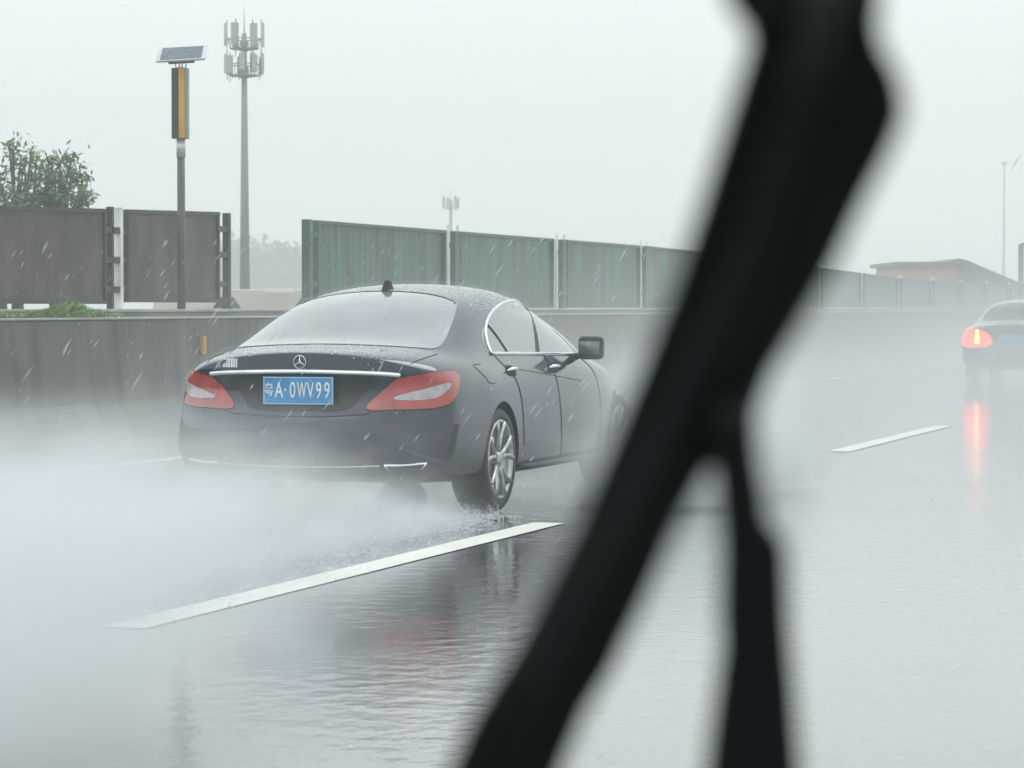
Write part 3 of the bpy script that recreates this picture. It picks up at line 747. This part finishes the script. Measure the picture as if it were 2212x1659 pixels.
# side glass with chrome surround, both sides
DLO = smooth_loop([(1.37, 1.02), (1.42, 1.11), (1.56, 1.20), (1.78, 1.275), (2.10, 1.335), (2.45, 1.362), (2.80, 1.35), (3.10, 1.27), (3.32, 1.13), (3.46, .985)], 5, closed=False)
bot = smooth_loop([(3.46, .985), (3.0, .992), (2.4, 1.003), (1.9, 1.012), (1.37, 1.02)], 5, closed=False)
for sd in (1, -1):
    pj = lambda y, z, sd=sd: car.side(y, z, sd)
    sg = car.decal('side_window', M['side_glass'], DLO[:-1]+bot[:-1], pj, .004, step=.06)
    car.strip('chrome_surround', M['chrome'], DLO+bot[1:-1], pj, .012, .006, closed=True, seg=0)
    car.decal('door_pillar', M['black_plastic'], [(2.36, 1.008), (2.44, 1.006), (2.86, 1.338), (2.78, 1.347)], pj, .007, sg, step=.05)
    car.strip('window_bar', M['black_plastic'], [(1.72, 1.02), (1.66, 1.13), (1.60, 1.205)], pj, .008, .004, sg)
    # shut lines, and the painted shade of the crease
    car.strip('door_gap', M['gap'], [(2.52, .99), (2.60, .87), (2.64, .60), (2.66, .30)], pj, .0045)
    car.strip('door_gap', M['gap'], [(1.42, 1.0), (1.52, .93), (1.66, .84), (1.74, .66), (1.78, .40)], pj, .0045)
    car.strip('door_gap', M['gap'], [(3.44, .96), (3.56, .86), (3.60, .60), (3.60, .32)], pj, .0045)
    car.strip('crease_shade', M['gap'], [(1.72, .915), (2.4, .865), (3.2, .80)], pj, .003)  # dark strip put in for the shade along the body crease
    # handles
    for hy in (1.60, 2.60):
        pc_ = car.decal('handle_cup', M['gap'], smooth_loop([(hy-.09, .875), (hy+.08, .87), (hy+.10, .90), (hy+.06, .935), (hy-.06, .94), (hy-.10, .91)], 3), pj, .003, step=.03)
        q = MB(); pts = []
        for dy_, o_ in ((-.10, .004), (-.075, .03), (0, .036), (.075, .03), (.10, .004)):
            h_ = pj(hy+dy_, .905); pts.append(h_[0]+h_[1]*o_+CC)
        q.tube(pts, [.008, .011, .012, .011, .008], 8)
        q.build('door_handle', M['chrome'], root, True)
    # sill blade
    q = MB(); q.tube([CC+Vector((sd*x, y, z)) for x, y, z in ((.90, 1.74, .265), (.925, 1.85, .26), (.925, 3.6, .26), (.90, 3.74, .265))], .022, 8); q.build('side_skirt', M['black_plastic'], root, True)
    # door mirror
    q = MB(); cx_ = CC + Vector((sd*.985, 3.16, 1.035))
    q.box(cx_, (.18, .11, .165), rz=.12*sd)
    mr = q.build('door_mirror', M['black_plastic'], root, bevel=.035)
    q = MB(); q.tube([CC+Vector((sd*.82, 3.26, .965)), CC+Vector((sd*.90, 3.20, .985)), CC+Vector((sd*.94, 3.17, 1.01))], [.03, .022, .03], 8); q.build('mirror_arm', M['black_plastic'], mr, True)
    q = MB(); q.box(cx_+Vector((0, -.056, 0)), (.15, .012, .095), rz=.12*sd); q.build('mirror_glass', M['side_glass'], mr, True)
    # tail lamp round the corner: outline in (angle, z)
    def ang(x, y): return math.atan2(x, 1.0-y)
    cj = lambda a, z, sd=sd: car.corner(a*sd, z)
    L1 = [(ang(.425, .12), .697), (ang(.60, .15), .695), (ang(.80, .23), .700), (ang(.90, .33), .725), (ang(.93, .42), .79), (ang(.93, .50), .865), (ang(.92, .52), .905), (ang(.89, .44), .925), (ang(.80, .27), .918), (ang(.70, .19), .900), (ang(.61, .14), .868), (ang(.52, .12), .79)]
    tl = car.decal('tail_lamp', M['red_lens'], smooth_loop(L1, 3), cj, .006, step=.025)
    L2 = [(ang(.61, .13), .758), (ang(.72, .18), .748), (ang(.84, .26), .762), (ang(.885, .32), .80), (ang(.90, .37), .848), (ang(.85, .31), .848), (ang(.77, .22), .815), (ang(.67, .16), .788)]
    car.decal('white_lens', M['white_lens'], smooth_loop(L2, 3), cj, .010, tl, step=.025)
    car.strip('lamp_gap', M['gap'], L1, cj, .0045, .001, closed=True, seg=4)
    car.strip('lid_gap', M['gap'], [(.61, .868), (.56, .80), (.50, .70), (.44, .665)], lambda x, z, sd=sd: car.rear(x*sd, z), .004)
    car.strip('lid_gap', M['gap'], [(.66, .14), (.70, .35), (.72, .60)], lambda x, y, sd=sd: car.top(x*sd, y), .0035)
    # exhaust trim and bumper vents
    car.decal('exhaust_tip', M['chrome'], [(x*sd, z) for x, z in ((.56, .325), (.76, .335), (.79, .372), (.55, .362))], car.rear, .014, step=.03)
    car.decal('exhaust_mouth', M['gap'], [(x*sd, z) for x, z in ((.575, .331), (.75, .340), (.775, .366), (.565, .356))], car.rear, .019, step=.03)
    car.decal('bumper_vent', M['black_plastic'], [(ang(.86, .30), .40), (ang(.90, .36), .40), (ang(.92, .42), .60), (ang(.90, .36), .60)], cj, .003, step=.03)
    for wy in (1.28, 4.15): car.wheel(wy, sd)
# fuel flap on the right rear wing
car.strip('fuel_flap', M['gap'], [(1.02, .96), (.88, .955), (.90, .925), (.99, .87), (1.03, .84), (1.16, .835)], lambda y, z: car.side(y, z, 1), .0032)
# boot lid
car.strip('lid_gap', M['gap'], [(-.44, .665), (-.2, .652), (0, .650), (.2, .652), (.44, .665)], car.rear, .005)
car.strip('chrome_strip', M['chrome'], [(-.63, .905), (-.5, .915), (-.25, .922), (0, .925), (.25, .922), (.5, .915), (.63, .905)], car.rear, .017, .004)
car.decal('plate_recess', M['black_plastic'], smooth_loop([(-.46, .895), (0, .905), (.46, .895), (.40, .78), (.30, .695), (0, .685), (-.30, .695), (-.40, .78)], 4), car.rear, .003, step=.05)
car.decal('diffuser', M['diffuser'], [(-.50, .29), (0, .285), (.50, .29), (.53, .44), (0, .43), (-.53, .44)], car.rear, .003, step=.05)
car.strip('bumper_trim', M['chrome'], [(-.52, .352), (-.25, .342), (0, .34), (.25, .342), (.52, .352)], car.rear, .005, .004)
# licence plate
py_ = .068
pl = MB(); pl.box(CC+Vector((0, py_, .808)), (.47, .008, .172)); pl = pl.build('licence_plate', M['plate_blue'], root, bevel=.003)
q = MB()
for sx_, sz_, lx_, lz_ in ((0, .081, .456, .003), (0, -.081, .456, .003), (.2265, 0, .003, .165), (-.2265, 0, .003, .165)):
    q.box(CC+Vector((sx_, py_-.0045, .808+sz_)), (lx_, .0012, lz_))
q.build('plate_border', M['plate_white'], pl)
for ch, cx_, w_, sz_ in (('粤', -.193, .80, .060), ('A', -.127, .60, .138), ('·', -.084, .9, .11), ('0', -.036, .60, .138), ('W', .025, .42, .138), ('V', .082, .54, .138), ('9', .137, .60, .138), ('9', .192, .60, .138)):
    if ch == '粤':
        t_ = text_mesh(ch, .088, M['plate_white'], 'plate_character', pl, CC+Vector((cx_, py_-.0045, .808)), .72, bold=.0006)
    else:
        t_ = text_mesh(ch, sz_, M['plate_white'], 'plate_character', pl, CC+Vector((cx_, py_-.0045, .808)), w_, bold=.0008)
for sx_ in (-.115, .085):
    q = MB(); q.ball(CC+Vector((sx_, py_-.006, .870)), .006, 8, 6); q.build('plate_screw', M['chrome'], pl)
# emblem: a ring with three spokes
q = MB(); h_ = car.rear(0, .985); ec_ = h_[0]+CC+Vector((0, -.008, 0))
q.tube([ec_+Vector((.040*math.cos(a), 0, .040*math.sin(a))) for a in [2*PI*i/28 for i in range(28)]], .0032, 6, closed=True)
for a in (PI/2, PI/2+2*PI/3, PI/2-2*PI/3): q.rod(ec_, ec_+Vector((.039*math.cos(a), 0, .039*math.sin(a))), .0055, .0015, 6)
q.build('emblem', M['chrome'], root)
# model badge: smeared upright chrome strokes
q = MB()
for bx in (-.585, -.560, -.533, -.522, -.508, -.496, -.484, -.470, -.458, -.445, -.432):
    h0, h1 = car.rear(bx, .948), car.rear(bx-.003, 1.002)
    if h0 and h1: q.rod(h0[0]+CC+Vector((0, -.004, 0)), h1[0]+CC+Vector((0, -.004, 0)), .0034, n=6)
q.build('badge', M['chrome'], root)
# roof fin aerial
q = MB(); h_ = car.top(0, 1.68); c = h_[0]+CC
q.prism([c+Vector((-.018, -.10, -.012)), c+Vector((-.018, .07, .0)), c+Vector((-.005, -.035, .062)), c+Vector((-.005, -.075, .062))], (.036, 0, 0))
q.build('aerial_fin', M['black_plastic'], root, bevel=.008)
# beads of rain on roof and lid, coloured pale to lighten the roof
q = MB()
for i in range(5200):
    x = random.uniform(-.66, .66); y = random.uniform(1.60, 2.8) if i % 12 else random.uniform(.12, .5)
    h_ = car.top(x, y)
    if h_: r_ = random.uniform(.0025, .0065); q.ball(h_[0]+CC, (r_*1.2, r_*1.2, r_*.8), 6, 4)
q.build('rain_beads', mat('pale_water_bead', (.55, .60, .62), .08, noise=((9, 9, 9), .1, 2), coat=1), root, True)['kind'] = 'stuff'

# ---- the silver car at the right edge
p = at_d(2183, 655, 50); FC = Vector((p.x, p.y, 0))
root2 = thing('saloon_car', FC, 'silver grey car with glowing brake lights cut by the right edge', 'car', None)
c2 = Car(root2, FC, scale=(.97, .95, .975), tall=0.02, levels=2, paint=M['silver'], wheel_y=(1.2, 3.9), wr=.32)
c2.decal('rear_window', M['window_dark'], smooth_loop([(0, .62), (.45, .66), (.60, .82), (.55, 1.35), (.30, 1.46), (0, 1.47), (-.30, 1.46), (-.55, 1.35), (-.60, .82), (-.45, .66)], 3), c2.top, .004, step=.08)
for sd in (1, -1):
    pj = lambda y, z, sd=sd: c2.side(y, z, sd)
    c2.decal('side_window', M['window_dark'], [(1.35, 1.0), (1.6, 1.18), (2.0, 1.28), (2.7, 1.28), (3.0, 1.16), (3.2, .98)], pj, .004, step=.08)
    cj = lambda a, z, sd=sd: c2.corner(a*sd, z)
    bl = c2.decal('brake_lamp_glow', M['brake'], smooth_loop([(ang(.34, .12), .66), (ang(.80, .22), .62), (ang(.90, .42), .70), (ang(.90, .46), .93), (ang(.78, .25), .95), (ang(.45, .14), .88)], 3), cj, .006, step=.04)  # lens drawn oversize so its shape takes in the glow round the lamp
    c2.decal('bulb_glow', M['brake_core'], [(ang(.55, .14), .68), (ang(.63, .15), .68), (ang(.64, .16), .91), (ang(.60, .15), .92)], cj, .012, bl, step=.04)
    for wy in (1.2, 3.9): c2.wheel(wy, sd, .32, .22)
c2.decal('plate_recess', M['black_plastic'], [(-.30, .70), (.30, .70), (.32, .86), (-.32, .86)], c2.rear, .003, step=.05)
q = MB(); q.box(FC+Vector((0, .07, .78)), (.44, .01, .12)); q.build('licence_plate', M['plate_blue'], root2)
c2.decal('bumper_insert', M['black_plastic'], [(-.7, .27), (.7, .27), (.74, .42), (-.74, .42)], c2.rear, .003, step=.06)

# ------------------------------------------------------------------ windscreen wiper just outside the glass in front of the lens
def wd(py): return .60 + .10*(py/1659)          # raked like the windscreen: nearer at the top
def outline(pts, dd=0, grow=0):
    out = []; n = len(pts)
    for i, (x, y) in enumerate(pts):
        a, b = Vector(pts[i-1]), Vector(pts[(i+1) % n]); d = (b-a).normalized() if grow else Vector((0, 0))
        out.append(at_d(x + d.y*grow, y - d.x*grow, wd(y)+dd))
    return out
main = [(1560, -60), (1600, -12), (1648, 45), (1650, 100), (1600, 260), (1545, 440), (1485, 620), (1420, 785), (1350, 960), (1272, 1150), (1190, 1315), (1130, 1430), (1085, 1500), (1040, 1575), (960, 1720),
        (1165, 1720), (1240, 1530), (1295, 1440), (1372, 1280), (1450, 1100), (1515, 992), (1545, 978), (1585, 940), (1622, 850), (1645, 790), (1705, 690), (1780, 560), (1840, 430), (1900, 315), (1932, 240), (1918, 170), (1884, 110), (1870, 50), (1880, -10), (1885, -60)]
arm = [(1550, 900), (1560, 990), (1572, 1100), (1577, 1180), (1574, 1320), (1578, 1400), (1562, 1520), (1530, 1720),
       (1724, 1720), (1704, 1500), (1692, 1350), (1686, 1190), (1676, 1160), (1646, 1135), (1636, 1060), (1624, 980), (1622, 850)]
GROW = 30
wp = thing('windscreen_wiper', at_d(1600, 800, .65), 'large blurred black windscreen wiper crossing the view close to the lens', 'wiper')
q = MB(); q.prism(outline(main, 0, -GROW), F_*.009); q.build('wiper_blade', M['rubber'], wp, bevel=.002)
q = MB(); q.prism(outline(arm, -.012, -GROW*.6), F_*.008); q.build('wiper_arm', M['rubber'], wp, bevel=.002)
q = MB(); q.tube(outline([(1780, -40), (1745, 200), (1640, 520), (1500, 820), (1380, 1090), (1200, 1440), (1080, 1690)], -.004), .0045, 8); q.build('blade_spine', M['rubber'], wp, True)
q = MB(); q.lathe([(.0005, -.004), (.0035, -.004), (.0045, 0), (.0045, .010), (.0005, .011)], at_d(1588, 905, .645), F_, 20); q.build('pivot', M['rubber'], wp, True)
#@@AIR
# ------------------------------------------------------------------ rain streaks, splashes
def streak(q, c, L, r, lean):
    d = Vector((lean[0], lean[1], -1)).normalized(); a = d.orthogonal().normalized(); b_ = d.cross(a)
    q.add([c-d*L/2] + [c+(a*math.cos(t)+b_*math.sin(t))*r for t in (0, PI/2, PI, 3*PI/2)] + [c+d*L/2],
          [(0, 1, 2), (0, 2, 3), (0, 3, 4), (0, 4, 1), (5, 2, 1), (5, 3, 2), (5, 4, 3), (5, 1, 4)])
M['foam'] = mat('foam', (.82, .87, .95), .3, noise=((3, 3, 3), .1, 1), alpha=.75)
q = MB()
for i in range(620):
    d = random.uniform(7, 34)
    c = at_d(random.uniform(-60, 1480) if i % 20 else random.uniform(1480, 2270), random.uniform(510, 1180) if i % 200 else random.uniform(-20, 400), d)
    if c.z < .03: continue
    streak(q, c, random.uniform(.025, .07), random.uniform(.0009, .0022), (-.75+random.uniform(-.15, .15), .1))
tag(q.build('rain', M['foam']), 'slanting streaks of falling rain in front of wall and car', kind='stuff')
q = MB()
def droplet(x, y, z, r_):
    streak(q, Vector((x, y, z)), r_*2.4, r_, (random.uniform(-.3, .3), random.uniform(-.3, .3)))
def filament(x, y, h_, n):      # a torn thread of water breaking into drops
    dx_, dy_ = random.gauss(0, .05), random.gauss(-.08, .06)
    for j in range(n):
        t = (j+random.random())/n
        droplet(x+dx_*t+random.gauss(0, .006), y+dy_*t+random.gauss(0, .006), .005+h_*t*(1.5-.5*t)+abs(random.gauss(0, .004)), random.uniform(.0016, .0050)*(1.2-.6*t))
for i in range(5200):       # churned water thrown off the tyres
    t = random.random()
    y = 17.0 - 6.2*t
    wsel = random.choice((-5.58, -5.58, -5.75, -7.45))
    filament(random.gauss(wsel, .10+.14*t), y, .02+.10*random.random()**2.5, 7)
for i in range(700):       # rain hitting the road elsewhere
    P = ground(random.uniform(0, 2212), 760 + 900*random.random()**1.3)
    for j in range(4): droplet(P.x+random.gauss(0, .008), P.y+random.gauss(0, .008), .004+random.random()*.012, random.uniform(.0008, .0018))
tag(q.build('road_splashes', M['foam']), 'small splashes of churned water on the wet road behind the black car', kind='stuff')

# ------------------------------------------------------------------ spray: closed volumes of drifting droplets
def spray(name, lo, hi, D, h, fade, nscale, thr, label, ftop=.3, cyl=None):
    lo, hi = Vector(lo), Vector(hi); sz = hi-lo; c = (lo+hi)/2
    q = MB(); q.box(c, sz)
    m = bpy.data.materials.new(name); m.use_nodes = True; nt = m.node_tree; N, L = nt.nodes, nt.links
    N.remove(N['Principled BSDF'])
    pv = N.new('ShaderNodeVolumePrincipled'); L.new(pv.outputs[0], N['Material Output'].inputs['Volume'])
    pv.inputs['Color'].default_value = (.93, .965, .985, 1); pv.inputs['Anisotropy'].default_value = .25
    tc = N.new('ShaderNodeTexCoord'); sp_ = N.new('ShaderNodeSeparateXYZ'); L.new(tc.outputs['Object'], sp_.inputs[0])
    def op(o, a, b=None, cl=False):
        n_ = N.new('ShaderNodeMath'); n_.operation = o; n_.use_clamp = cl
        for i, v in enumerate((a, b)):
            if v is None: continue
            if isinstance(v, (int, float)): n_.inputs[i].default_value = v
            else: L.new(v, n_.inputs[i])
        return n_.outputs[0]
    def soft(t):    # smoothstep
        return op('MULTIPLY', op('MULTIPLY', t, t), op('SUBTRACT', 3.0, op('MULTIPLY', t, 2.0)))
    X, Y, Z = sp_.outputs
    ex = soft(op('DIVIDE', op('SUBTRACT', sz.x/2, op('ABSOLUTE', X)), fade[0], True))
    ey = soft(op('DIVIDE', op('SUBTRACT', sz.y/2, op('ABSOLUTE', Y)), fade[1], True))
    ez = soft(op('DIVIDE', op('SUBTRACT', sz.z, Z), ftop, True))
    fall = op('EXPONENT', op('MULTIPLY', Z, -1.0/h))
    mp = N.new('ShaderNodeMapping'); mp.inputs['Scale'].default_value = (1, .55, 1.3); L.new(tc.outputs['Object'], mp.inputs[0])
    nz = N.new('ShaderNodeTexNoise'); nz.inputs['Scale'].default_value = nscale; nz.inputs['Detail'].default_value = 6; nz.inputs['Roughness'].default_value = .6
    L.new(mp.outputs[0], nz.inputs['Vector'])
    nn = soft(op('DIVIDE', op('SUBTRACT', nz.outputs[0], thr), .28, True))
    d = op('MULTIPLY', op('MULTIPLY', op('MULTIPLY', ex, ey), op('MULTIPLY', ez, fall)), op('MULTIPLY', op('ADD', nn, .12), D))
    L.new(d, pv.inputs['Density'])
    o = q.build(name, m)
    return tag(o, label, kind='stuff')
spray('wake_spray', (-9.6, 9.8, .012), (-5.22, 17.0, 1.0), 14.0, .165, (.7, 1.5), 1.25, .46, 'white spray thrown up behind the rear wheels of the black car')
spray('side_spray', (-5.72, 17.3, .018), (-4.1, 21.5, 1.2), 9.0, .36, (.6, 1.5), .9, .36, 'white spray along the right side of the black car')
spray('near_spray', (-8.2, 5.4, .024), (-3.2, 10.4, 1.1), 2.4, .5, (1.1, 1.6), .5, .34, 'pale drifting spray over the road in the left foreground')
spray('tyre_spray', (-6.0, 10.7, .030), (-5.25, 16.9, .42), 5.0, .10, (.3, .9), 5.0, .46, 'dense white churn trailing from the right rear tyre', ftop=.15)
spray('far_spray', (-12.2, 17.5, .036), (9, 80, 3.0), .105, .75, (3, 5), .12, .22, 'pale spray hanging over the road towards the silver car', ftop=1.6)

# fine mist of rain bursting on the bodywork of the black car: a thin closed shell of droplets round it
q = MB(); q.v, q.f = car.shell
bs = q.build('car_rain_mist', bpy.data.materials.new('car_rain_mist'))
bmt = bs.data.materials[0]; bmt.use_nodes = True
bmt.node_tree.nodes.remove(bmt.node_tree.nodes['Principled BSDF'])
pv = bmt.node_tree.nodes.new('ShaderNodeVolumePrincipled')
pv.inputs['Color'].default_value = (.95, .97, 1, 1); pv.inputs['Density'].default_value = .12
bmt.node_tree.links.new(pv.outputs[0], bmt.node_tree.nodes['Material Output'].inputs['Volume'])
tag(bs, 'thin mist of rain bursting on the bodywork of the black car', kind='stuff')
# ------------------------------------------------------------------ rain haze
q = MB(); q.box((-60, 215, 17), (420, 470, 36.2))
hz = q.build('haze', bpy.data.materials.new('haze'))
hm = hz.data.materials[0]; hm.use_nodes = True
hm.node_tree.nodes.remove(hm.node_tree.nodes['Principled BSDF'])
pv = hm.node_tree.nodes.new('ShaderNodeVolumePrincipled')
pv.inputs['Color'].default_value = (.955, .985, .98, 1); pv.inputs['Density'].default_value = .0036; pv.inputs['Anisotropy'].default_value = .1
hm.node_tree.links.new(pv.outputs[0], hm.node_tree.nodes['Material Output'].inputs['Volume'])
tag(hz, 'even grey rain haze filling the air', kind='stuff')
